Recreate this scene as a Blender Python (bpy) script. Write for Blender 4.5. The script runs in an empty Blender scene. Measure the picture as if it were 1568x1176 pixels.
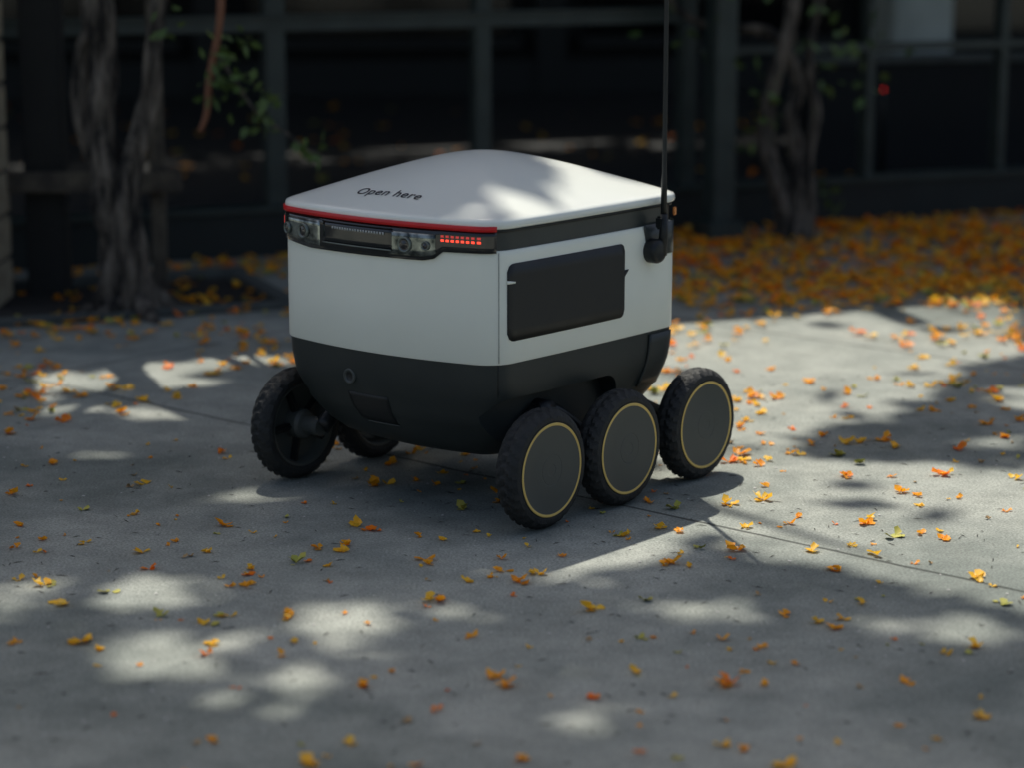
import bpy, bmesh, math, random
import numpy as np
from mathutils import Vector, Matrix, noise
from mathutils.bvhtree import BVHTree
random.seed(7); rng=np.random.default_rng(7)
scene=bpy.context.scene
COL=scene.collection
rad=math.radians

# ------------------------------------------------------------------ materials
def mat_new(name):
    m=bpy.data.materials.new(name); m.use_nodes=True
    nt=m.node_tree; b=nt.nodes['Principled BSDF']
    return m,nt,b
def mat(name,c,rough=.5,metal=0,c2=None,scale=20,bump=0,bscale=80,coat=0,emit=None,estr=0,detail=4,spec=.5,rvar=0,transl=0):
    m,nt,b=mat_new(name)
    b.inputs['Roughness'].default_value=rough
    b.inputs['Metallic'].default_value=metal
    b.inputs['Coat Weight'].default_value=coat
    b.inputs['Coat Roughness'].default_value=.08
    b.inputs['Specular IOR Level'].default_value=spec
    tc=nt.nodes.new('ShaderNodeTexCoord')
    n=nt.nodes.new('ShaderNodeTexNoise'); n.inputs['Scale'].default_value=scale; n.inputs['Detail'].default_value=detail
    nt.links.new(tc.outputs['Object'],n.inputs['Vector'])
    r=nt.nodes.new('ShaderNodeValToRGB')
    r.color_ramp.elements[0].position=.35; r.color_ramp.elements[1].position=.65
    if c2 is None: c2=tuple(x*.85 for x in c)
    r.color_ramp.elements[0].color=(*c,1); r.color_ramp.elements[1].color=(*c2,1)
    nt.links.new(n.outputs['Fac'],r.inputs['Fac']); nt.links.new(r.outputs['Color'],b.inputs['Base Color'])
    if rvar:
        mr=nt.nodes.new('ShaderNodeMapRange'); mr.inputs['To Min'].default_value=max(0,rough-rvar); mr.inputs['To Max'].default_value=rough+rvar
        nt.links.new(n.outputs['Fac'],mr.inputs['Value']); nt.links.new(mr.outputs['Result'],b.inputs['Roughness'])
    if bump:
        n2=nt.nodes.new('ShaderNodeTexNoise'); n2.inputs['Scale'].default_value=bscale; n2.inputs['Detail'].default_value=5
        nt.links.new(tc.outputs['Object'],n2.inputs['Vector'])
        bp=nt.nodes.new('ShaderNodeBump'); bp.inputs['Strength'].default_value=bump; bp.inputs['Distance'].default_value=.01
        nt.links.new(n2.outputs['Fac'],bp.inputs['Height']); nt.links.new(bp.outputs['Normal'],b.inputs['Normal'])
    if emit:
        b.inputs['Emission Color'].default_value=(*emit,1); b.inputs['Emission Strength'].default_value=estr
    if transl:
        t=nt.nodes.new('ShaderNodeBsdfTranslucent'); nt.links.new(r.outputs['Color'],t.inputs['Color'])
        mx=nt.nodes.new('ShaderNodeMixShader'); mx.inputs[0].default_value=transl
        nt.links.new(b.outputs[0],mx.inputs[1]); nt.links.new(t.outputs[0],mx.inputs[2])
        nt.links.new(mx.outputs[0],nt.nodes['Material Output'].inputs['Surface'])
    return m

M_white=mat('white_plastic',(.88,.91,.80),.42,c2=(.85,.88,.77),scale=6,coat=.15,rvar=.06)
M_lid=mat('lid_gloss_white',(.86,.89,.82),.28,c2=(.84,.87,.80),scale=5,coat=.4)
M_tub=mat('dark_grey_plastic',(.018,.025,.024),.48,c2=(.025,.032,.030),scale=14,bump=.03,bscale=400,rvar=.08)
M_band=mat('band_grey',(.035,.044,.043),.35,c2=(.03,.038,.037))
M_black=mat('matte_black_panel',(.008,.010,.010),.5,c2=(.011,.013,.013),scale=40,rvar=.1)
M_visor=mat('visor_gloss',(.008,.010,.011),.06,coat=.5)
M_refl=mat('lamp_reflector',(.40,.44,.41),.18,metal=.9,c2=(.04,.05,.05),scale=45)
M_lens=mat('lens_glass',(.004,.005,.008),.03,coat=1)
M_ring=mat('lens_ring',(.18,.21,.19),.3,metal=.6)
M_red=mat('red_strip',(.66,.012,.015),.35)
M_led=mat('red_led',(.8,.05,.03),.4,emit=(1,.06,.03),estr=1.8)
M_led2=mat('red_glow',(.6,.05,.05),.3,emit=(1,.10,.08),estr=.35)
M_gril=mat('grille_dash',(.50,.52,.50),.3)
M_tyre=mat('tyre_rubber',(.011,.013,.013),.7,c2=(.021,.023,.022),scale=30,bump=.25,bscale=200)
M_hub=mat('hub_grey',(.055,.064,.058),.5,c2=(.063,.071,.065),scale=10,rvar=.08)
M_yel=mat('ring_yellow',(.78,.55,.15),.5)
M_metal=mat('dark_metal',(.020,.023,.024),.4,metal=.4)
M_text=mat('lettering',(.015,.017,.028),.5)
M_orange=mat('orange_reflector',(.8,.3,.08),.3)
M_seam=mat('seam_grey',(.36,.37,.34),.7)

def obj_from(name,verts,faces,mats,midx=None,smooth=True,parent=None):
    me=bpy.data.meshes.new(name); me.from_pydata([tuple(v) for v in verts],[],faces)
    for m in (mats if isinstance(mats,list) else [mats]): me.materials.append(m)
    if midx is not None: me.polygons.foreach_set('material_index',midx)
    if smooth: me.polygons.foreach_set('use_smooth',[True]*len(me.polygons))
    me.update(); o=bpy.data.objects.new(name,me); COL.objects.link(o)
    if parent: o.parent=parent
    return o
def empty(name,loc=(0,0,0),rotz=0):
    e=bpy.data.objects.new(name,None); e.empty_display_size=.2; e.location=loc; e.rotation_euler=(0,0,rotz); COL.objects.link(e); return e
def fixn(o):
    bm=bmesh.new(); bm.from_mesh(o.data); bmesh.ops.recalc_face_normals(bm,faces=bm.faces); bm.to_mesh(o.data); bm.free()
def box(name,c,size,m,parent=None,bev=.003,rotz=0,seg=2):
    bm=bmesh.new(); bmesh.ops.create_cube(bm,size=1)
    bmesh.ops.scale(bm,vec=Vector(size),verts=bm.verts)
    if bev: bmesh.ops.bevel(bm,geom=bm.edges[:],offset=bev,segments=seg,affect='EDGES')
    me=bpy.data.meshes.new(name); bm.to_mesh(me); bm.free(); me.materials.append(m)
    o=bpy.data.objects.new(name,me); COL.objects.link(o); o.location=c; o.rotation_euler=(0,0,rotz)
    if parent: o.parent=parent
    return o
def lathe(name,prof,m,seg=48,parent=None,matidx=None,mod=None):
    verts=[];faces=[];mi=[]
    n=len(prof)
    for i in range(seg):
        t=2*math.pi*i/seg
        for j,(y,r) in enumerate(prof):
            rr=r if mod is None else r+mod(i,j)
            verts.append((rr*math.cos(t),y,rr*math.sin(t)))
    for i in range(seg):
        for j in range(n-1):
            a=i*n+j; b=((i+1)%seg)*n+j
            faces.append((a,a+1,b+1,b)); mi.append(matidx[j] if matidx else 0)
    o=obj_from(name,verts,faces,m,mi,parent=parent); fixn(o); return o
def tube(pts,rads,seg=12,rough=0,seed=0):
    V=[];F=[]
    pts=[Vector(p) for p in pts]; n=len(pts)
    for i,p in enumerate(pts):
        d=(pts[min(i+1,n-1)]-pts[max(i-1,0)]).normalized()
        up=Vector((0,1,0)) if abs(d.y)<.9 else Vector((1,0,0))
        x=d.cross(up).normalized(); y=d.cross(x)
        for k in range(seg):
            t=2*math.pi*k/seg+ i*.12*(1 if rough else 0)
            rr=rads[i]
            if rough:
                rr*=1+rough*(noise.noise(Vector((math.cos(t)*2.2+seed,math.sin(t)*2.2,p.z*9)))+.5*math.sin(3*t+p.z*6+seed)*.6)
            V.append(p+x*math.cos(t)*rr+y*math.sin(t)*rr)
    for i in range(n-1):
        for k in range(seg):
            a=i*seg+k;b=i*seg+(k+1)%seg
            F.append((a,b,b+seg,a+seg))
    F.append(tuple(range(seg))[::-1]); F.append(tuple((n-1)*seg+k for k in range(seg)))
    return V,F
def refine(pts,rads,n=6):
    P=[Vector(p) for p in pts]; out=[];ro=[]
    for i in range(len(P)-1):
        p0=P[max(i-1,0)];p1=P[i];p2=P[i+1];p3=P[min(i+2,len(P)-1)]
        for k in range(n):
            t=k/n
            out.append(.5*((2*p1)+(p2-p0)*t+(2*p0-5*p1+4*p2-p3)*t*t+(3*p1-p0-3*p2+p3)*t**3))
            ro.append(rads[i]*(1-t)+rads[i+1]*t)
    out.append(P[-1]);ro.append(rads[-1]); return out,ro
def merge(parts):
    V=[];F=[]
    for v,f in parts:
        o=len(V);V+=list(v);F+=[tuple(i+o for i in q) for q in f]
    return V,F

# ------------------------------------------------------------------ robot
ROB=empty('delivery_robot',(.046,3.757,0),rad(51))
cx,cy,hl,hw,R0,BUL=.1867,.275,.2455,.233,.034,.034
def base_half():
    pts=[]
    for i in range(40): pts.append((-hl,-(hw-R0)*i/40))
    for i in range(16):
        t=math.pi/2*i/16; pts.append((-(hl-R0)-R0*math.cos(t),-(hw-R0)-R0*math.sin(t)))
    for i in range(60): pts.append((-(hl-R0)+2*(hl-R0)*i/60,-hw))
    for i in range(16):
        t=math.pi/2*i/16; pts.append(((hl-R0)+R0*math.sin(t),-(hw-R0)-R0*math.cos(t)))
    for i in range(31): pts.append((hl,-(hw-R0)*(1-i/30)))
    out=[]
    for x,y in pts:
        x2=x-BUL*(1-(y/hw)**2)*max(0,-x/hl)+.012*(1-(y/hw)**2)*max(0,x/hl)
        y2=y*(1+.02*(1-(x/hl)**2))
        out.append((x2,y2))
    return np.array(out)
HB=base_half()
HA=np.concatenate([[0],np.cumsum(np.hypot(*np.diff(HB,axis=0).T))]); LEN=HA[-1]
def bp(a):
    s=-1 if a<0 else 1
    x=np.interp(abs(a),HA,HB[:,0]); y=np.interp(abs(a),HA,HB[:,1])*s
    return np.array([x,y])
def bn(a):
    e=.004; d=bp(min(a+e,LEN))-bp(max(a-e,-LEN)); n=np.array([d[1],-d[0]]); n/=np.linalg.norm(n)+1e-9
    p=bp(a)
    if np.dot(n,p)<0:n=-n
    return n
IZ=[.085,.092,.105,.125,.165,.21,.24,.268,.6]; IV=[.125,.092,.066,.046,.020,.005,.001,0,0]
def inset(z): return float(np.interp(z,IZ,IV))
def surf(a,z,off=0):
    p=bp(a)*(hw-inset(z))/hw + bn(a)*off
    return (cx+p[0],cy+p[1],z)
def loft(name,levels,m,N=180,cap=True):
    V=[];F=[]
    A=[-LEN+2*LEN*i/N for i in range(N)]
    for z,off in levels:
        for a in A: V.append(surf(a,z,off))
    L=len(levels)
    for j in range(L-1):
        for i in range(N):
            k=(i+1)%N; F.append((j*N+i,j*N+k,(j+1)*N+k,(j+1)*N+i))
    if cap: F.append(tuple(range(N))[::-1]); F.append(tuple((L-1)*N+i for i in range(N)))
    o=obj_from(name,V,F,m,parent=ROB); fixn(o)
    return o
def auto(o,ang=35):
    try:
        o.data.set_sharp_from_angle(angle=rad(ang))
    except Exception: pass
def patch(name,a0,a1,zl,zh,off,m,na=24,nz=4,thick=.002):
    fl=zl if callable(zl) else (lambda a:zl)
    fh=zh if callable(zh) else (lambda a:zh)
    V=[];F=[]
    for i in range(na+1):
        a=a0+(a1-a0)*i/na; l=fl(a);h=fh(a)
        for j in range(nz+1): V.append(surf(a,l+(h-l)*j/nz,off))
    for i in range(na):
        for j in range(nz):
            p=i*(nz+1)+j; F.append((p,p+1,p+nz+2,p+nz+1))
    o=obj_from(name,V,F,m,parent=ROB)
    me=o.data; c=Vector((cx,cy,.3)); p=me.polygons[len(me.polygons)//2]
    if (p.center-c).dot(p.normal)<0: me.flip_normals()
    if thick:
        s=o.modifiers.new('s','SOLIDIFY'); s.thickness=thick; s.offset=-1
    return o
SIDE_A=np.array([HA[i] for i in range(50,116)]); SIDE_S=np.array([HB[i,0]+cx for i in range(50,116)])
def a_s(s): return float(np.interp(s,SIDE_S,SIDE_A))

tub=loft('lower_tub',[(.085,0),(.088,0),(.092,0),(.098,0),(.105,0),(.115,0),(.125,0),(.14,0),(.155,0),(.165,0),(.18,0),(.195,0),(.21,0),(.225,0),(.24,0),(.2665,0)],M_tub)
def cutter(w0,w1):
    prof=[]
    s0,s1,zt,r=-.05,.275,.208,.045
    prof.append((s0,-.05))
    for i in range(9):
        t=math.pi/2*i/8; prof.append((s0+.03-.03*math.cos(t),zt-.03+.03*math.sin(t)))
    for i in range(9):
        t=math.pi/2*i/8; prof.append((s1-r+r*math.sin(t),zt-r+r*math.cos(t)))
    prof.append((s1+.02,.10)); prof.append((s1+.03,-.05))
    n=len(prof); V=[(s,w0,z) for s,z in prof]+[(s,w1,z) for s,z in prof]
    F=[tuple(range(n)),tuple(range(n,2*n))[::-1]]+[(i,(i+1)%n,n+(i+1)%n,n+i) for i in range(n)]
    o=obj_from('cut',V,F,M_tub,smooth=False,parent=ROB); fixn(o); return o
cuts=[cutter(-.1,.088),cutter(.462,.66)]
for c in cuts:
    b=tub.modifiers.new('b','BOOLEAN'); b.object=c; b.operation='DIFFERENCE'; b.solver='EXACT'
bpy.context.view_layer.update()
dg=bpy.context.evaluated_depsgraph_get()
nm=bpy.data.meshes.new_from_object(tub.evaluated_get(dg)); tub.modifiers.clear(); tub.data=nm
for c in cuts: bpy.data.objects.remove(c)
auto(tub,30)

white=loft('white_body',[(.267,-.002),(.2675,.0015),(.270,.003),(.35,.0035),(.44,.003),(.447,.0022),(.4495,0),(.4495,-.01)],M_white,cap=False); auto(white)
band=loft('upper_band',[(.447,-.004),(.484,-.004)],M_band,cap=False)
loft('lid_gasket',[(.4785,-.003),(.4785,.001),(.4835,.001),(.4835,-.003)],M_metal,cap=False)

# lid
N=200;A=[-LEN+2*LEN*i/N for i in range(N)]
V=[];F=[]
def ring(z,off,k=1,drop=0):
    for a in A:
        p=bp(a)+bn(a)*off
        if k<1:
            t=math.atan2(p[1]/hw,p[0]/hl); e=np.array([(hl+.01)*math.cos(t),(hw+.006)*math.sin(t)])
            b=k**1.5; p=(p*b+e*(1-b))*k
        V.append((cx+p[0],cy+p[1],z))
rings=[(.4838,-.004,1),(.4838,.003,1),(.486,.0055,1),(.490,.0065,1),(.495,.006,1),(.498,.004,1)]
ks=[.985,.96,.92,.87,.81,.74,.66,.57,.48,.39,.30,.21,.12,.05]
for z,o,k in rings: ring(z,o,k)
for k in ks: ring(.4985+.0755*(1-k**1.8),.004,k)
nr=len(rings)+len(ks)
for j in range(nr-1):
    for i in range(N):
        k=(i+1)%N; F.append((j*N+i,j*N+k,(j+1)*N+k,(j+1)*N+i))
V.append((cx,cy,.5742)); c=len(V)-1
for i in range(N): F.append(((nr-1)*N+i,(nr-1)*N+(i+1)%N,c))
lid=obj_from('lid',V,F,M_lid,parent=ROB); fixn(lid)
bv=BVHTree.FromPolygons([Vector(v) for v in V],F)

patch('red_strip',-.262,.232,.4808,.4892,.0092,M_red,na=70,nz=1,thick=.004)
def vlow(a):
    return float(np.interp(a,[-.262,-.225,-.18,-.14,.108,.128,.144,.235],[.440,.436,.430,.4265,.4290,.4330,.4455,.4470]))
patch('visor',-.262,.232,vlow,.4812,.0065,M_visor,na=90,nz=4,thick=.005)
patch('lamp_reflector_a',-.250,-.115,lambda a:vlow(a)+.006,.474,.0072,M_refl,na=24,thick=.001)
patch('lamp_reflector_b',.042,.132,lambda a:vlow(a)+.006,.472,.0072,M_refl,na=24,thick=.001)
patch('visor_recess',-.105,.048,.441,.4755,.0078,M_visor,na=24,thick=.001)
patch('recess_lip_low',-.105,.048,.4395,.4415,.0095,M_ring,na=24,nz=1,thick=.002)
patch('recess_lip_top',-.105,.048,.4745,.476,.0095,M_metal,na=24,nz=1,thick=.002)
for i in range(20):
    a=-.082+.118*i/20
    patch('grille_%d'%i,a,a+.0036,.4645,.4685,.0092,M_gril,na=1,nz=1,thick=.001)
for r in range(2):
  for i in range(8):
    a=.142+.072*i/8
    patch('led_%d_%d'%(r,i),a,a+.0050,.4620+.0065*r,.4655+.0065*r,.0078,M_led if r==0 else M_led2,na=1,nz=1,thick=.001)
patch('led_left',-.248,-.230,.452,.470,.0082,M_led2,na=4,nz=1,thick=.001)
def on_surface(name,a,z,prof,mats,midx,off=.007,seg=28):
    o=lathe(name,prof,mats,seg,ROB,midx)
    p=surf(a,z,off); n=bn(a)
    yv=Vector((n[0],n[1],0)); zv=Vector((0,0,1)); xv=yv.cross(zv)
    o.matrix_local=Matrix.Translation(p)@Matrix((xv,yv,zv)).transposed().to_4x4()
    return o
def lensat(nm,a,z,r):
    on_surface(nm,a,z,[(0,r*1.25),(.0035,r*1.2),(.004,r),(.002,r*.92),(.0035,r*.6),(.0045,.0001)],[M_ring,M_lens],[0,0,0,1,1])
lensat('camera_lens_a',-.158,.453,.0105); lensat('camera_lens_b',.074,.452,.0105); lensat('camera_lens_c',-.205,.453,.008)
lensat('camera_lens_d',.114,.453,.006)
on_surface('front_port',-.058,.2205,[(0,.0135),(.003,.013),(.0035,.0095),(.001,.0085),(.001,.0001)],[M_hub,M_black],[0,0,0,1],off=.0)
patch('front_hatch',-.075,.020,.142,.192,.0012,M_black,na=12,nz=6,thick=.002)
patch('hatch_lip',-.060,.024,.1385,.1398,.003,M_hub,na=12,nz=1,thick=.002)
aw0,aw1=a_s(-.0355),a_s(.267); r=.013
def rnd(a):
    d=min(a-aw0,aw1-a); d=max(0,d)
    return 0 if d>=r else r-math.sqrt(max(0,r*r-(r-d)**2))
patch('side_panel',aw0,aw1,lambda a:.304+rnd(a),lambda a:.4285-rnd(a),.0044,M_black,na=90,nz=6,thick=.001)
patch('panel_tab',aw1-.001,aw1+.011,lambda a:.372+(a-aw1)*.9,lambda a:.3835,.0044,M_black,na=4,nz=1,thick=.001)
patch('panel_notch',aw0-.001,aw0+.016,lambda a:.3965,lambda a:.402-max(0,a-aw0)*.18,.0052,M_white,na=4,nz=1,thick=.001)
patch('corner_seam',.2355,.2365,.271,.447,.0042,M_seam,na=1,nz=8,thick=.001)
patch('corner_seam_low',.2355,.2365,.215,.265,.0008,M_black,na=1,nz=4,thick=.001)
def nlow(a): return float(np.interp(a,[a_s(.322),a_s(.332),a_s(.340),LEN],[.446,.408,.397,.397]))
patch('hub_recess',a_s(.322),a_s(.40)+.05,nlow,.452,.0046,M_band,na=30,nz=2,thick=.001)
hub=lathe('antenna_hub',[(0,.021),(.016,.021),(.021,.0185),(.023,.014),(.023,.0001)],M_metal,32,ROB)
hub.location=(.342,.036,.408); hub.rotation_euler=(rad(180),0,0)
v,f=tube([(.354,.020,.40),(.355,.018,.44),(.355,.018,.47)],[.0085,.0075,.0062],16)
v2,f2=tube([(.355,.018,.468),(.355,.018,.53),(.3552,.018,.54),(.3555,.018,.9),(.356,.018,1.25)],[.0054,.0050,.0042,.0038,.0030],12)
VV,FF=merge([(v,f),(v2,f2)]); obj_from('antenna',VV,FF,M_metal,parent=ROB)
box('antenna_clip',(.355,.022,.455),(.018,.016,.022),M_metal,ROB)
box('side_reflector',(.412,.036,.468),(.007,.004,.014),M_orange,ROB,.001)
box('rear_bumper',(.440,cy,.23),(.02,.36,.05),M_tub,ROB,.008)
cu=bpy.data.curves.new('t','FONT'); cu.body='Open here'; cu.size=.0292; cu.align_x='CENTER'; cu.space_character=1.08; cu.offset=.0003
to=bpy.data.objects.new('t',cu); COL.objects.link(to); bpy.context.view_layer.update()
tm=bpy.data.meshes.new_from_object(to.evaluated_get(bpy.context.evaluated_depsgraph_get())); bpy.data.objects.remove(to)
for vv in tm.vertices:
    x,y=vv.co.x,vv.co.y
    s=-.047+y; w=.284-x
    hit=bv.ray_cast(Vector((s,w,1)),Vector((0,0,-1)))
    vv.co=(s,w,(hit[0].z if hit[0] else .52)+.0009)
tm.materials.append(M_text); t=bpy.data.objects.new('lettering',tm); COL.objects.link(t); t.parent=ROB

WR=.098
def wheel(i,s,w,side):
    e=bpy.data.objects.new('wheel_%d'%i,None); COL.objects.link(e); e.parent=ROB; e.location=(s,w,WR)
    K=.84
    prof=[(-.024,.074),(-.027,.080),(-.026,.087),(-.020,.0935),(-.0135,.0965),(-.007,.0978),(0,.0982),(.007,.0978),(.0135,.0965),(.020,.0935),(.026,.087),(.027,.080),(.024,.074)]
    prof=[(y*K,r) for y,r in prof]
    def mod(k,j):
        ph=k+ (j if j<=6 else 12-j)
        g=0
        if 3<=j<=9 and ph%4==0: g-=.0036
        if j in(2,10) and ph%8<2: g-=.0022
        if j==6: g-=.0025
        return g
    o=lathe('tyre_%d'%i,prof,M_tyre,128,e,mod=mod); auto(o,25)
    fl=1 if side<0 else -1
    d=[(-.020,.0768),(-.0275,.0765),(-.0284,.0752),(-.0276,.0720),(-.0272,.070),(-.0272,.045),(-.0272,.026),(-.0268,.0255),(-.0268,.0245),(-.0272,.024),(-.0272,.010),(-.0268,.0095),(-.0268,.0001)]
    d=[(y*K*fl,r) for y,r in d]
    mi=[0,1,1,0,0,0,0,0,0,0,0,0]
    o=lathe('hubcap_%d'%i,d,[M_hub,M_yel],72,e,mi); auto(o,25)
    d=[(.022,.076),(.024,.0735),(.020,.068),(.004,.064),(.002,.060),(-.006,.03),(-.006,.0001)]
    d=[(y*K*fl,r) for y,r in d]
    lathe('rim_inner_%d'%i,d,M_hub,48,e)
    d=[(-.006,.026),(.020,.026),(.026,.022),(.028,.016),(.062,.016),(.062,.0001)]
    if fl<0: d=[(-y,r) for y,r in d]
    o=lathe('motor_%d'%i,d,M_hub,32,e); auto(o,30)
    for k in range(5):
        t=2*math.pi*k/5+.3
        b=box('spoke_%d_%d'%(i,k),(.045*math.cos(t),fl*.008,.045*math.sin(t)),(.046,.014,.011),M_metal,e,.003)
        b.rotation_euler=(0,-t,0)
    e.rotation_euler=(0,i*.7,0)
    return e
k=0
for s,w,sd in [(0,0,-1),(.20,-.006,-1),(.432,0,-1),(0,.542,1),(.20,.542,1),(.432,.54,1)]:
    wheel(k,s,w,sd); k+=1
parts=[]
for w,d in ((.062,1),(.48,-1)):
    parts.append(tube(*refine([(0,w,.098),(.05,w+.01*d,.145),(.10,w+.015*d,.165),(.15,w+.01*d,.145),(.20,w,.098)],[.016,.015,.017,.015,.016],5),seg=12))
    parts.append(tube([(.432,w,.098),(.35,w+.02*d,.14),(.31,w+.04*d,.17)],[.017,.016,.018],12))
    parts.append(tube([(.10,w,.165),(.10,w+.06*d,.165)],[.02,.02],16))
VV,FF=merge(parts); obj_from('suspension_arms',VV,FF,M_metal,parent=ROB)
patch('rear_fender',a_s(.345),a_s(.42)+.02,.17,.262,.004,M_tub,na=10,nz=6,thick=.004)

# ------------------------------------------------------------------ pavement
m,nt,b=mat_new('concrete'); L=nt.links
def nd(t,**k):
    n=nt.nodes.new(t)
    for a,v in k.items(): setattr(n,a,v)
    return n
tc=nd('ShaderNodeTexCoord')
def nz(sc,det=8,rough=.6):
    n=nd('ShaderNodeTexNoise'); n.inputs['Scale'].default_value=sc; n.inputs['Detail'].default_value=det; n.inputs['Roughness'].default_value=rough
    L.new(tc.outputs['Object'],n.inputs['Vector']); return n
def ramp(src,p0,c0,p1,c1):
    r=nd('ShaderNodeValToRGB'); e=r.color_ramp.elements; e[0].position=p0;e[1].position=p1;e[0].color=(*c0,1);e[1].color=(*c1,1)
    L.new(src,r.inputs['Fac']); return r
def mul(a,bb,fac=1):
    x=nd('ShaderNodeMix',data_type='RGBA',blend_type='MULTIPLY'); x.inputs['Factor'].default_value=fac
    L.new(a,x.inputs[6]); L.new(bb,x.inputs[7]); return x.outputs[2]
n1=nz(2.2,7,.65); c=ramp(n1.outputs['Fac'],.3,(.275,.298,.268),.7,(.40,.415,.365)).outputs['Color']
n2=nz(11,6,.7); c=mul(c,ramp(n2.outputs['Fac'],.35,(.78,.79,.79),.6,(1.05,1.05,1.05)).outputs['Color'])
n3=nz(240,2,.7); c=mul(c,ramp(n3.outputs['Fac'],.38,(.66,.66,.66),.6,(1.10,1.10,1.10)).outputs['Color'])
vo=nd('ShaderNodeTexVoronoi'); vo.inputs['Scale'].default_value=70; L.new(tc.outputs['Object'],vo.inputs['Vector'])
sp=ramp(vo.outputs['Distance'],.10,(1,1,1),.16,(0,0,0))
vsel=nd('ShaderNodeSeparateColor'); L.new(vo.outputs['Color'],vsel.inputs[0])
gt=nd('ShaderNodeMath',operation='GREATER_THAN'); gt.inputs[1].default_value=.92; L.new(vsel.outputs[0],gt.inputs[0])
mm=nd('ShaderNodeMath',operation='MULTIPLY'); L.new(sp.outputs['Color'],mm.inputs[0]); L.new(gt.outputs[0],mm.inputs[1])
mx=nd('ShaderNodeMix',data_type='RGBA'); L.new(mm.outputs[0],mx.inputs[0]); L.new(c,mx.inputs[6]); mx.inputs[7].default_value=(.50,.51,.46,1); c=mx.outputs[2]
n4=nz(1.1,5,.55); c=mul(c,ramp(n4.outputs['Fac'],.38,(.68,.71,.71),.52,(1,1,1)).outputs['Color'])
nw=nz(6,2); add=nd('ShaderNodeVectorMath',operation='MULTIPLY_ADD'); add.inputs[1].default_value=(.014,.014,.014)
L.new(nw.outputs['Color'],add.inputs[0]); L.new(tc.outputs['Object'],add.inputs[2])
hgt=None
def joint(nx,ny,off,wd=.0022):
    global hgt
    d=nd('ShaderNodeVectorMath',operation='DOT_PRODUCT'); d.inputs[1].default_value=(nx,ny,0); L.new(add.outputs[0],d.inputs[0])
    s=nd('ShaderNodeMath',operation='SUBTRACT'); s.inputs[1].default_value=off+.007*(nx+ny); L.new(d.outputs['Value'],s.inputs[0])
    ab=nd('ShaderNodeMath',operation='ABSOLUTE'); L.new(s.outputs[0],ab.inputs[0])
    mr=nd('ShaderNodeMapRange'); mr.inputs['From Min'].default_value=wd; mr.inputs['From Max'].default_value=wd*2.6; L.new(ab.outputs[0],mr.inputs['Value'])
    if hgt is None: hgt=mr.outputs[0]
    else:
        mn=nd('ShaderNodeMath',operation='MINIMUM'); L.new(hgt,mn.inputs[0]); L.new(mr.outputs[0],mn.inputs[1]); hgt=mn.outputs[0]
for o_ in (3.02,4.50,6.1): joint(.669,.743,o_)
for o_ in (-1.28,-4.1): joint(.743,-.669,o_,.0016)
jr=ramp(hgt,0,(.30,.30,.30),1,(1,1,1)); c=mul(c,jr.outputs['Color'])
L.new(c,b.inputs['Base Color']); b.inputs['Roughness'].default_value=.85; b.inputs['Specular IOR Level'].default_value=.3
ad=nd('ShaderNodeMath',operation='MULTIPLY_ADD'); ad.inputs[1].default_value=.30; L.new(n3.outputs['Fac'],ad.inputs[0]); L.new(hgt,ad.inputs[2])
ad2=nd('ShaderNodeMath',operation='MULTIPLY_ADD'); ad2.inputs[1].default_value=1.2; L.new(n2.outputs['Fac'],ad2.inputs[0]); L.new(ad.outputs[0],ad2.inputs[2])
bpn=nd('ShaderNodeBump'); bpn.inputs['Strength'].default_value=.5; bpn.inputs['Distance'].default_value=.0035
L.new(ad2.outputs[0],bpn.inputs['Height']); L.new(bpn.outputs[0],b.inputs['Normal'])
M_conc=m
obj_from('pavement',[(-150,-150,0),(150,-150,0),(150,150,0),(-150,150,0)],[(0,1,2,3)],M_conc,smooth=False)

M_soil=mat('soil',(.014,.012,.010),.95,c2=(.03,.026,.021),scale=60,bump=1,bscale=70)
def rect2(c0,ang,l,w_,z):
    d=Vector((math.cos(ang),math.sin(ang),0)); n=Vector((-d.y,d.x,0)); c0=Vector((*c0,z))
    return [c0,c0+d*l,c0+d*l+n*w_,c0+n*w_]
fa=rad(22)
P=rect2((-1.62,5.46),fa,1.12,.46,.004); obj_from('soil_bed',P,[(0,1,2,3)],M_soil,smooth=False)
M_kerb=mat('kerb_concrete',(.10,.11,.10),.85,c2=(.065,.072,.066),scale=15,bump=.4)
kd=Vector((math.cos(fa),math.sin(fa),0)); kn=Vector((-kd.y,kd.x,0))
kp=Vector((-1.62,5.46,0))
KE=empty('bed_edging')
c0=kp+kd*.56-kn*.03; box('edge_front',(c0.x,c0.y,.009),(1.18,.05,.018),M_kerb,KE,.004,fa)
c0=kp+kd*1.15+kn*.22; box('edge_side',(c0.x,c0.y,.010),(.05,.44,.020),M_kerb,KE,.004,fa)
c0=kp+kd*.56+kn*.49; box('edge_back',(c0.x,c0.y,.013),(1.24,.05,.026),M_kerb,KE,.004,fa)

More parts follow.
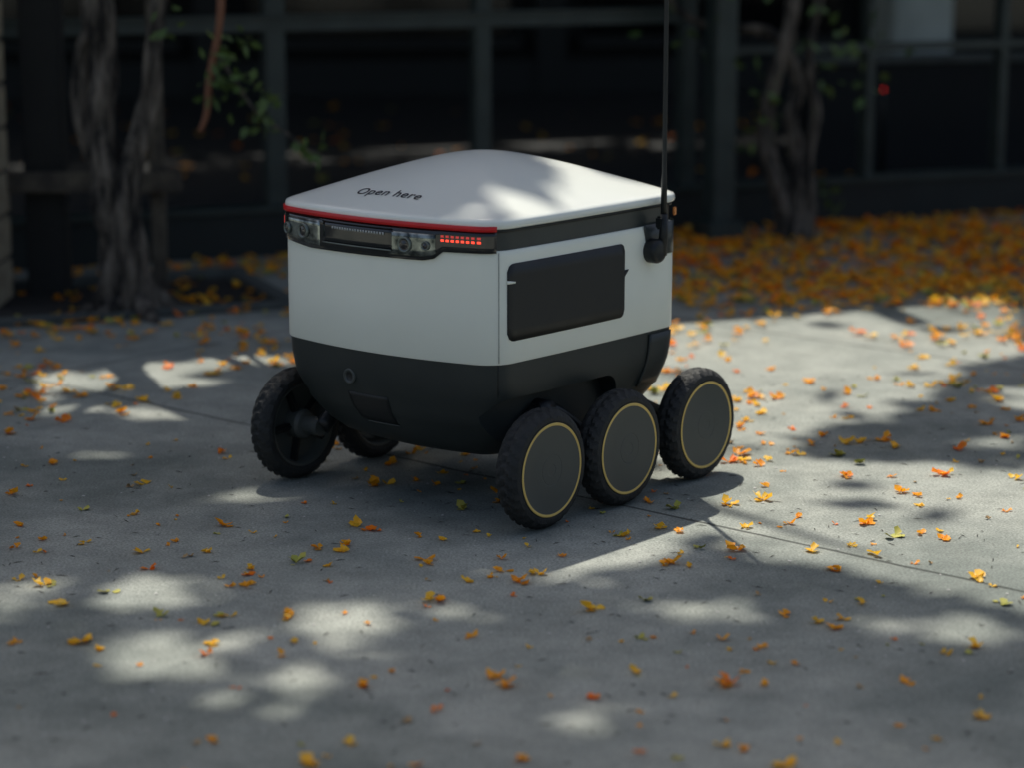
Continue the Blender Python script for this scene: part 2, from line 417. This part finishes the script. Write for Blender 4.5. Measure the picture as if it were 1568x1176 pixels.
# ------------------------------------------------------------------ screen / building behind
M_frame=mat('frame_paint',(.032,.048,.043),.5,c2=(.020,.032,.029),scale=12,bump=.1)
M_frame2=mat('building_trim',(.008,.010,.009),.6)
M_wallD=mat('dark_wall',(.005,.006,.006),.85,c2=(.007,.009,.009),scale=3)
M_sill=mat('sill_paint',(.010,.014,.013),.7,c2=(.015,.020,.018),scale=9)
M_blocker=mat('blocker_board',(.02,.02,.02),.8)
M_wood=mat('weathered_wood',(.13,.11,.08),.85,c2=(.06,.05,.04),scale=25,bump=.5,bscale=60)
M_floorD=mat('shade_dark_floor',(.012,.013,.012),.85,c2=(.020,.022,.021),scale=8,bump=.2)
P=rect2((-7,4.36),fa,16,5.6,.005); obj_from('shade_floor_sheet',P,[(0,1,2,3)],M_floorD,smooth=False)  # added sheet, coloured dark for the shade behind the screen
FR=empty('metal_frame_screen',(-1.0,6.65,0),fa)
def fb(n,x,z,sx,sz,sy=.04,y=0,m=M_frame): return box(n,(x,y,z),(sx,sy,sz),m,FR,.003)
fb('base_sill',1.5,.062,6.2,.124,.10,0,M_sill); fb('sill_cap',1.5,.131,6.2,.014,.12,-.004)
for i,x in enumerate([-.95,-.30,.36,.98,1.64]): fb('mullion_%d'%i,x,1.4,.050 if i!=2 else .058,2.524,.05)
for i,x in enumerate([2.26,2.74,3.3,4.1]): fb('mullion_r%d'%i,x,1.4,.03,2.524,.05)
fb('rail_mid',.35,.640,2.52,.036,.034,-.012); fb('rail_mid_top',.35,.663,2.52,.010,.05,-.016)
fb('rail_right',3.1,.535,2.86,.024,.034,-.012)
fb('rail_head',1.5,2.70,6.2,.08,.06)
RO=empty('shade_blocker',(-1.0,6.65,0),fa)  # added slabs out of view: darken the background, gap passes a sun streak
box('blocker_front',(1.5,1.85,2.82),(12,3.5,.08),M_blocker,RO,.01)
box('blocker_back',(1.5,5.2,2.82),(12,2.4,.08),M_blocker,RO,.01)
PO=empty('square_post',(.605,7.05,0),fa)
box('shaft',(0,0,1.36),(.075,.075,2.7),M_frame,PO,.006); box('foot',(0,0,.03),(.12,.12,.06),M_frame,PO,.006)

B=empty('dark_building',(0,12.2,0),rad(8))
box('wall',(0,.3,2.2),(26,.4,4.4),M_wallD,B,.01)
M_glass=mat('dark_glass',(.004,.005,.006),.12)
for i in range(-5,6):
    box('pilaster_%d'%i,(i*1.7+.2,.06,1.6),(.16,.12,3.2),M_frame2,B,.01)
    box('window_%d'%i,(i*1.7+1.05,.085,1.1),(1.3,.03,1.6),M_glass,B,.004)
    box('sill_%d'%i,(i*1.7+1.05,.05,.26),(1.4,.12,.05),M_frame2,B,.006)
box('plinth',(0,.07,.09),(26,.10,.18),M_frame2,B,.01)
M_paleC=mat('pale_concrete',(.46,.50,.45),.8,c2=(.32,.35,.31),scale=4)
C=empty('concrete_pillar',(1.53,9.3,0),rad(10)); box('shaft',(0,0,1.35),(.24,.22,2.7),M_paleC,C,.012)
LW=empty('low_wall',(2.1,9.0,0),rad(15)); box('body',(0,0,.20),(2.2,.12,.40),M_wallD,LW,.008); box('coping',(0,0,.412),(2.24,.16,.024),M_kerb,LW,.006)
BP=empty('brick_pillar',(-1.345,5.9,0),0)
M_brick=mat('buff_brick',(.42,.36,.25),.85,c2=(.28,.24,.17),scale=30,bump=.4)
M_mort=mat('mortar',(.08,.075,.07),.9)
box('core',(0,0,1.3),(.176,.176,2.6),M_mort,BP,0)
for i in range(24): box('course_%d'%i,(0,0,.055+.108*i),(.188,.188,.100),M_brick,BP,.004)
WF=empty('wooden_fence',(0,0,0))
box('post_a',(-.885,6.02,.6),(.034,.04,1.2),M_wood,WF,.004); box('post_b',(-1.17,6.06,.9),(.10,.08,1.8),mat('dark_wood',(.02,.02,.018),.8),WF,.006)
box('post_c',(-1.75,6.0,.6),(.05,.05,1.2),M_wood,WF,.004)
box('rail',(-1.28,5.985,.295),(.92,.028,.05),M_wood,WF,.004)
LB=empty('red_reflection',(1.335,8.74,0))  # made-up post and glowing cap in place of a red tail-light reflection
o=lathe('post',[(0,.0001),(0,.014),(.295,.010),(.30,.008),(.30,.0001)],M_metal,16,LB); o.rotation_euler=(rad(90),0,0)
o=lathe('glow_cap',[(0,.006),(.004,.008),(.010,.007),(.013,.0001)],mat('reflection_glow',(.7,.02,.02),.4,emit=(1,.03,.02),estr=1.6),16,LB); o.rotation_euler=(rad(90),0,0); o.location=(0,0,.30)

# ------------------------------------------------------------------ trees
m,nt,b=mat_new('bark'); L=nt.links
tc=nd('ShaderNodeTexCoord'); mp=nd('ShaderNodeMapping'); mp.inputs['Scale'].default_value=(34,34,7); L.new(tc.outputs['Object'],mp.inputs['Vector'])
n=nd('ShaderNodeTexNoise'); n.inputs['Scale'].default_value=1; n.inputs['Detail'].default_value=6; n.inputs['Roughness'].default_value=.65; L.new(mp.outputs[0],n.inputs['Vector'])
r_=ramp(n.outputs['Fac'],.42,(.014,.012,.010),.62,(.23,.195,.155)); L.new(r_.outputs[0],b.inputs['Base Color']); b.inputs['Roughness'].default_value=.9
bb=nd('ShaderNodeBump'); bb.inputs['Strength'].default_value=1; bb.inputs['Distance'].default_value=.04; L.new(n.outputs['Fac'],bb.inputs['Height']); L.new(bb.outputs[0],b.inputs['Normal'])
M_bark=m
M_rtwig=mat('red_twig',(.20,.08,.04),.7)
M_leafA=mat('leaf_green',(.055,.11,.02),.55,c2=(.09,.14,.03),scale=5)
M_leafD=mat('leaf_dark',(.025,.05,.018),.6,c2=(.04,.065,.022),scale=5)

T1=empty('tree',(-.93,5.77,0))
def T(lst,base): return [(x-base[0],y-base[1],z) for x,y,z in lst]
b1=(-.93,5.77)
stems=[
 ([(-.925,5.77,-.02),(-.925,5.77,.03),(-.932,5.77,.13),(-.948,5.76,.293),(-.985,5.77,.455),(-.972,5.78,.617),(-.987,5.78,.779),(-1.01,5.8,1.3),(-.95,5.85,2.3),(-.8,6.3,3.9),(-.6,7.2,5.8)],[.085,.066,.050,.044,.036,.034,.036,.035,.03,.025,.01]),
 ([(-.90,5.76,.0),(-.915,5.745,.15),(-.925,5.74,.28),(-.895,5.75,.40),(-.858,5.76,.52),(-.845,5.76,.64),(-.828,5.77,.78),(-.75,5.8,1.3),(-.5,5.9,2.6),(-.1,6.2,5.0)],[.045,.034,.030,.027,.024,.021,.021,.02,.018,.01]),
 ([(-.97,5.78,.0),(-.965,5.80,.2),(-.99,5.80,.35),(-1.03,5.80,.47),(-1.02,5.79,.62),(-.98,5.77,.75),(-.96,5.8,1.2),(-1.2,5.9,2.6),(-1.8,6.2,5.2)],[.03,.026,.022,.020,.020,.018,.017,.015,.01]),
]
parts=[]
for i,(p,rr) in enumerate(stems):
    p,rr=refine(T(p,b1),rr,10); parts.append(tube(p,rr,28,.45,i*3.1))
for t in (0.2,1.6,2.9,4.0,5.2):
    parts.append(tube(*refine([(.02,.0,.07),(.02+.06*math.cos(t),.06*math.sin(t),.03),(.02+.13*math.cos(t),.13*math.sin(t),.0),(.02+.19*math.cos(t),.19*math.sin(t),-.02)],[.03,.024,.016,.006],4),seg=10,rough=.3,seed=t))
VV,FF=merge(parts); obj_from('trunk',VV,FF,M_bark,parent=T1)

b2=(.83,7.07)
T2=empty('tree',(.83,7.07,0))
def q(px,py,Y=7.07): return ((px-784)/525,Y,-.439-.00199*(py-588))
stems=[
 ([q(1215,372),q(1208,330),q(1195,290),q(1178,240),q(1172,190),q(1185,130),q(1205,60),(.85,7.1,1.0),(.9,7.1,1.9),(1.1,7.2,3.6),(1.4,7.6,5.6)],[.060,.036,.028,.026,.022,.02,.02,.022,.02,.016,.008]),
 ([q(1225,370),q(1226,300),q(1222,240),q(1212,190),q(1222,140),q(1200,85),q(1165,60),q(1100,58),q(1050,40),q(1020,10),(.40,7.0,.85),(.36,7.0,1.6),(.2,7.2,3.0)],[.036,.026,.024,.02,.02,.018,.015,.013,.012,.012,.012,.010,.006]),
 ([q(1235,368),q(1245,320),q(1240,250),q(1250,180),q(1238,120),q(1245,40),(1.0,7.1,1.2),(1.3,7.1,2.6),(1.8,7.4,5.0)],[.026,.018,.016,.015,.014,.013,.013,.012,.008]),
]
parts=[]
for i,(p,rr) in enumerate(stems):
    p,rr=refine(T(p,b2),rr,8); parts.append(tube(p,rr,14,.35,i*2.3+9))
VV,FF=merge(parts); obj_from('trunk',VV,FF,M_bark,parent=T2)

def leaf(V,F,c,d,n,l,w):
    c=Vector(c); d=d.normalized(); s=d.cross(n).normalized(); n=s.cross(d)
    i=len(V)
    V+= [c, c+d*l*.45+s*w*.5+n*l*.06, c+d*l, c+d*l*.45-s*w*.5+n*l*.06, c+d*l*.5-n*l*.04]
    F+= [(i,i+1,i+4),(i+1,i+2,i+4),(i+2,i+3,i+4),(i+3,i,i+4)]
def rv(): 
    return Vector(rng.normal(size=3)).normalized()
HT=empty('climbing_vine',(-.66,5.6,0))
def q2(px,py,Y=5.6): return ((px-784)/652+.66,Y-5.6,1-.2035*Y-.000281*Y*(py-588))
p,rr=refine([(.05,.2,2.6),(.02,.05,1.4),q2(352,-20),q2(345,60),q2(330,130),q2(324,180),q2(313,208)],[.009,.010,.0095,.009,.009,.008,.006],6)
obj_from('stem',*tube(p,rr,10,.15,1),M_rtwig,parent=HT)
p,rr=refine([q2(340,90),q2(362,125),q2(400,180),q2(450,215),q2(490,246)],[.004,.004,.0035,.003,.002],5)
obj_from('twig',*tube(p,rr,8),M_bark,parent=HT)
V=[];F=[]
for (px,py,n_,sp) in [(362,95,18,.03),(372,80,10,.02),(350,145,16,.03),(408,160,13,.02),(415,185,8,.02),(400,200,7,.015),(485,240,9,.018),(330,160,8,.03),(460,222,4,.01),(272,30,8,.03)]:
    c=Vector(q2(px,py))
    for _ in range(n_): leaf(V,F,c+Vector(rng.normal(size=3))*sp,rv(),rv(),rng.uniform(.025,.045),rng.uniform(.015,.026))
obj_from('leaves',V,F,M_leafA,parent=HT)
V=[];F=[]
for (px,py,n_,sp) in [(1190,150,10,.05),(1280,60,25,.08),(1160,210,12,.05),(1285,295,8,.03),(1080,20,20,.08),(1290,120,12,.06),(1130,90,8,.05),(1250,110,10,.04)]:
    c=Vector(q(px,py))-Vector((b2[0],b2[1],0))
    for _ in range(n_): leaf(V,F,c+Vector(rng.normal(size=3))*sp,rv(),rv(),rng.uniform(.03,.055),rng.uniform(.02,.03))
obj_from('low_leaves',V,F,M_leafA,parent=T2)
M_pet=[mat('petal_orange',(1.0,.38,.008),.5,c2=(1.0,.48,.015),scale=60,transl=.38),mat('petal_yellow',(1.0,.64,.05),.5,c2=(1.0,.54,.02),scale=60,transl=.38),
       mat('petal_deep',(1.0,.30,.005),.5,c2=(1.0,.22,.005),scale=60,transl=.38),mat('petal_dry',(.34,.20,.07),.8,c2=(.44,.30,.14),scale=60),mat('petal_green',(.36,.38,.06),.7,c2=(.5,.42,.08),scale=60),
       mat('twig_dark',(.03,.027,.022),.9),mat('stone_chip',(.5,.5,.47),.8)]

# ------------------------------------------------------------------ sun + canopy
SE=rad(62); az=Vector((-.24,.97)).normalized()
Ldir=Vector((-az.x*math.cos(SE),-az.y*math.cos(SE),-math.sin(SE)))
polys=[
 [(.26,5.84),(.389,5.86),(.60,5.74),(.90,5.05),(.70,4.66),(.47,4.42),(.25,4.34),(.08,4.5),(.10,5.3)],
 [(.68,5.86),(.9,6.0),(1.25,6.05),(1.15,5.34),(.97,5.14),(.84,5.46)],
 [(.254,4.10),(.42,4.34),(.60,4.20),(.98,4.15),(1.05,3.46),(.72,3.32),(.52,3.50),(.335,3.66)],
 [(-.08,3.50),(.12,3.70),(.27,3.78),(.24,3.52),(.06,3.42)],
]
ells=[(-.83,4.97,.20,.10),(-.62,5.19,.15,.07),(-.90,4.66,.08,.04),(-.68,4.62,.07,.04),(-1.04,4.83,.08,.06),
 (-.445,3.96,.045,.015),(.24,3.82,.11,.10),(1.05,4.75,.05,.12),
 (-.45,9.8,.35,.25),(.1,9.9,.15,.2),(-.9,9.5,.12,.2),(.9,4.4,.05,.06)]
weak=[(-.19,3.25,.15,.10),(-.64,3.38,.28,.11),(-.38,3.10,.17,.12),(-.30,2.90,.08,.06),(-.85,3.18,.13,.06),(.09,2.81,.07,.05),(.60,3.20,.16,.05),
 (.88,2.95,.12,.04),(.3,3.30,.14,.04),(-.80,4.25,.14,.03),(.95,3.18,.12,.07)]
def inpoly(X,Y,poly):
    ins=np.zeros(X.shape,bool); n=len(poly); j=n-1
    for i in range(n):
        xi,yi=poly[i];xj,yj=poly[j]
        c=((yi>Y)!=(yj>Y))&(X<(xj-xi)*(Y-yi)/(yj-yi+1e-12)+xi)
        ins^=c; j=i
    return ins
def lit(X,Y):
    m_=np.zeros(X.shape,bool)
    for k_,p in enumerate(polys):
        f_=1.18 if k_<3 else 1.08
        cxp=sum(a for a,_ in p)/len(p); cyp=sum(b for _,b in p)/len(p)
        p2=[(cxp+(a-cxp)*f_,cyp+(b_-cyp)*f_) for a,b_ in p]
        m_|=inpoly(X,Y,p2)
    for a,b_,rx,ry in ells: m_|=((X-a)/(rx+.05))**2+((Y-b_)/(ry+.05))**2<1
    return m_
N1,N2=30000,27000
GX=np.concatenate([rng.uniform(-2.5,3.4,N1),rng.uniform(-1.5,1.9,N2)]); GY=np.concatenate([rng.uniform(2.0,12.5,N1),rng.uniform(2.2,7.2,N2)])
keep=~lit(GX+rng.normal(0,.02,GX.size),GY+rng.normal(0,.02,GX.size))
keep|=rng.random(GX.size)<.006
wk=np.zeros(GX.size,bool)
jx=GX+rng.normal(0,.03,GX.size); jy=GY+rng.normal(0,.03,GX.size)
for a,b_,rx,ry in weak: wk|=((jx-a)/(rx+.03))**2+((jy-b_)/(ry+.03))**2<1
keep&=~(wk&(rng.random(GX.size)>.06))
GX=GX[keep];GY=GY[keep]; n=GX.size
H=rng.uniform(4.4,6.2,n)
PX=GX-Ldir.x/(-Ldir.z)*H; PY=GY-Ldir.y/(-Ldir.z)*H
d=rng.normal(size=(n,3)); d/=np.linalg.norm(d,axis=1)[:,None]
e=rng.normal(size=(n,3)); s=np.cross(d,e); s/=np.linalg.norm(s,axis=1)[:,None]
ln=rng.uniform(.06,.09,n)[:,None]; C0=np.stack([PX,PY,H],1)
V=np.empty((n,4,3)); V[:,0]=C0-d*ln; V[:,1]=C0+s*ln*.62; V[:,2]=C0+d*ln; V[:,3]=C0-s*ln*.62
def quadmesh(name,V,mats,idx,parent):
    n=len(V); me=bpy.data.meshes.new(name); me.vertices.add(n*4); me.vertices.foreach_set('co',V.reshape(-1))
    me.loops.add(n*4); me.loops.foreach_set('vertex_index',np.arange(n*4,dtype=np.int32))
    me.polygons.add(n); me.polygons.foreach_set('loop_start',np.arange(0,n*4,4,dtype=np.int32))
    for m_ in mats: me.materials.append(m_)
    me.polygons.foreach_set('material_index',idx.astype(np.int32)); me.update(calc_edges=True); me.validate()
    o=bpy.data.objects.new(name,me); COL.objects.link(o); o.parent=parent
    o.matrix_parent_inverse=parent.matrix_world.inverted(); return o
bpy.context.view_layer.update()
left=PX<0
for nmx,sel,par in (('dapple_crown',left,T1),('dapple_crown',~left,T2)):  # unseen leaf cover, its gaps shaped to throw the sun patches
    quadmesh(nmx,V[sel],[M_leafA,M_leafD],rng.integers(0,2,sel.sum()),par)

# ------------------------------------------------------------------ fallen petals
V=[];F=[];MI=[]
def petal_clump(x,y,sz,kind):
    # crumpled bract cluster: irregular overlapping cupped petals, resting on the ground
    t0=rng.uniform(0,6.28); npet=rng.integers(3,7); z0=.0055 if y>5.3 else .0006
    sx=rng.uniform(.6,1.0); ax=rng.uniform(0,6.28)
    for k in range(npet):
        t=t0+rng.uniform(0,6.28)*.5+k*1.9; d=Vector((math.cos(t),math.sin(t),0)); s=Vector((-d.y,d.x,0))
        ox=Vector((math.cos(ax),math.sin(ax),0))*rng.uniform(-.28,.28)*sz
        l=sz*rng.uniform(.40,.72)*(sx if k%2 else 1); w=l*rng.uniform(.8,1.35); lift=rng.uniform(0.1,1.0)*l; c=Vector((x,y,z0))+ox
        i=len(V)
        V.extend([c,c+d*l*.5+s*w*.5+Vector((0,0,lift*rng.uniform(.3,1))),c+d*l*.5+Vector((0,0,lift*.3)),c+d*l*.5-s*w*.5+Vector((0,0,lift*rng.uniform(.2,.9))),c+d*l*.95+s*w*.3+Vector((0,0,lift)),c+d*l*.9-s*w*.32+Vector((0,0,lift*rng.uniform(.3,.9)))])
        F.extend([(i,i+1,i+2),(i,i+2,i+3),(i+1,i+4,i+2),(i+2,i+4,i+5),(i+2,i+5,i+3)]); MI.extend([kind]*5)
def twig(x,y,l):
    t=rng.uniform(0,6.28); d=Vector((math.cos(t),math.sin(t),0))*l; s=Vector((-d.y,d.x,0)).normalized()*.0006; c=Vector((x,y,.001)); i=len(V)
    V.extend([c-s,c+s,c+d*.5+s+Vector((0,0,.001)),c+d+s*.3,c+d*.5-s+Vector((0,0,.001))]); F.append((i,i+1,i+2,i+3,i+4)); MI.append(5)
def chip(x,y,r):
    i=len(V); c=Vector((x,y,.001)); m_=6
    for k in range(m_):
        t=6.283*k/m_; V.append(c+Vector((math.cos(t),math.sin(t),0))*r*rng.uniform(.6,1.2))
    V.append(c+Vector((0,0,r*.5)))
    for k in range(m_): F.append((i+k,i+(k+1)%m_,i+m_)); MI.append(6)
kinds=[0,0,0,0,1,1,1,1,2,4]
kn_=lambda p=kinds: int(p[rng.integers(0,len(p))])
def scatter(x0,x1,y0,y1,dens,smin,smax,cl=0.0,kk=kinds):
    n=int((x1-x0)*(y1-y0)*dens)
    for _ in range(n):
        x=rng.uniform(x0,x1);y=rng.uniform(y0,y1)
        if cl and noise.noise(Vector((x*2.2,y*2.2,3)))<rng.uniform(-cl,cl)-.1: continue
        petal_clump(x,y,rng.uniform(smin,smax),kn_(kk))
scatter(-1.2,1.2,2.4,4.2,60,.014,.029,0)
scatter(-1.2,1.2,2.4,4.4,60,.006,.013,0,[3,4,1,2,0,0,1])
scatter(-1.6,1.7,4.2,5.3,170,.015,.029,.3)
scatter(-1.6,-.1,4.3,5.5,150,.015,.028,.3)
scatter(-1.6,1.7,4.2,5.8,90,.007,.015,.3,[3,4,1,2,0])
scatter(-2,.1,5.3,6.6,420,.018,.032,.4)
scatter(.1,2.2,5.3,5.9,420,.018,.030,.4)
scatter(.1,2.6,5.85,6.3,1400,.020,.034,.5)
scatter(.15,3.2,6.3,8.1,1700,.022,.038,.6,[0,0,2,0,1,1,0,2,3])
scatter(-2.2,.15,6.3,7.0,350,.018,.030,.4)
scatter(-3,3.5,8.3,11.5,15,.025,.04,.4)
for _ in range(800):
    x=rng.uniform(-1.2,1.2);y=rng.uniform(2.4,5); twig(x,y,rng.uniform(.006,.022))
for _ in range(450):
    x=rng.uniform(-1.2,1.2);y=rng.uniform(2.4,5.2); chip(x,y,rng.uniform(.0012,.0034))
obj_from('fallen_petals',V,F,M_pet,MI)

# ------------------------------------------------------------------ light, world, camera
su=bpy.data.lights.new('sun','SUN'); su.energy=5; su.angle=rad(.55); su.color=(1,.95,.86)
so=bpy.data.objects.new('sun',su); COL.objects.link(so); so.rotation_euler=Ldir.to_track_quat('-Z','Y').to_euler(); so.location=(0,0,10)
w=bpy.data.worlds.new('World'); scene.world=w; w.use_nodes=True
sk=w.node_tree.nodes.new('ShaderNodeTexSky'); sk.sky_type='NISHITA'; sk.sun_disc=False; sk.sun_elevation=SE; sk.sun_rotation=math.atan2(az.x,az.y)
sk.dust_density=5; sk.ozone_density=.3
w.node_tree.links.new(sk.outputs[0],w.node_tree.nodes['Background'].inputs[0]); w.node_tree.nodes['Background'].inputs[1].default_value=.125
ca=bpy.data.cameras.new('camera'); co=bpy.data.objects.new('camera',ca); COL.objects.link(co)
co.location=(0,0,1); co.rotation_euler=(rad(78.5),0,0); ca.lens=85; ca.sensor_width=36; ca.clip_end=500
ca.dof.use_dof=True; ca.dof.focus_distance=3.90; ca.dof.aperture_fstop=2.5
scene.camera=co
scene.view_settings.view_transform='Standard'; scene.view_settings.look='None'; scene.view_settings.exposure=0
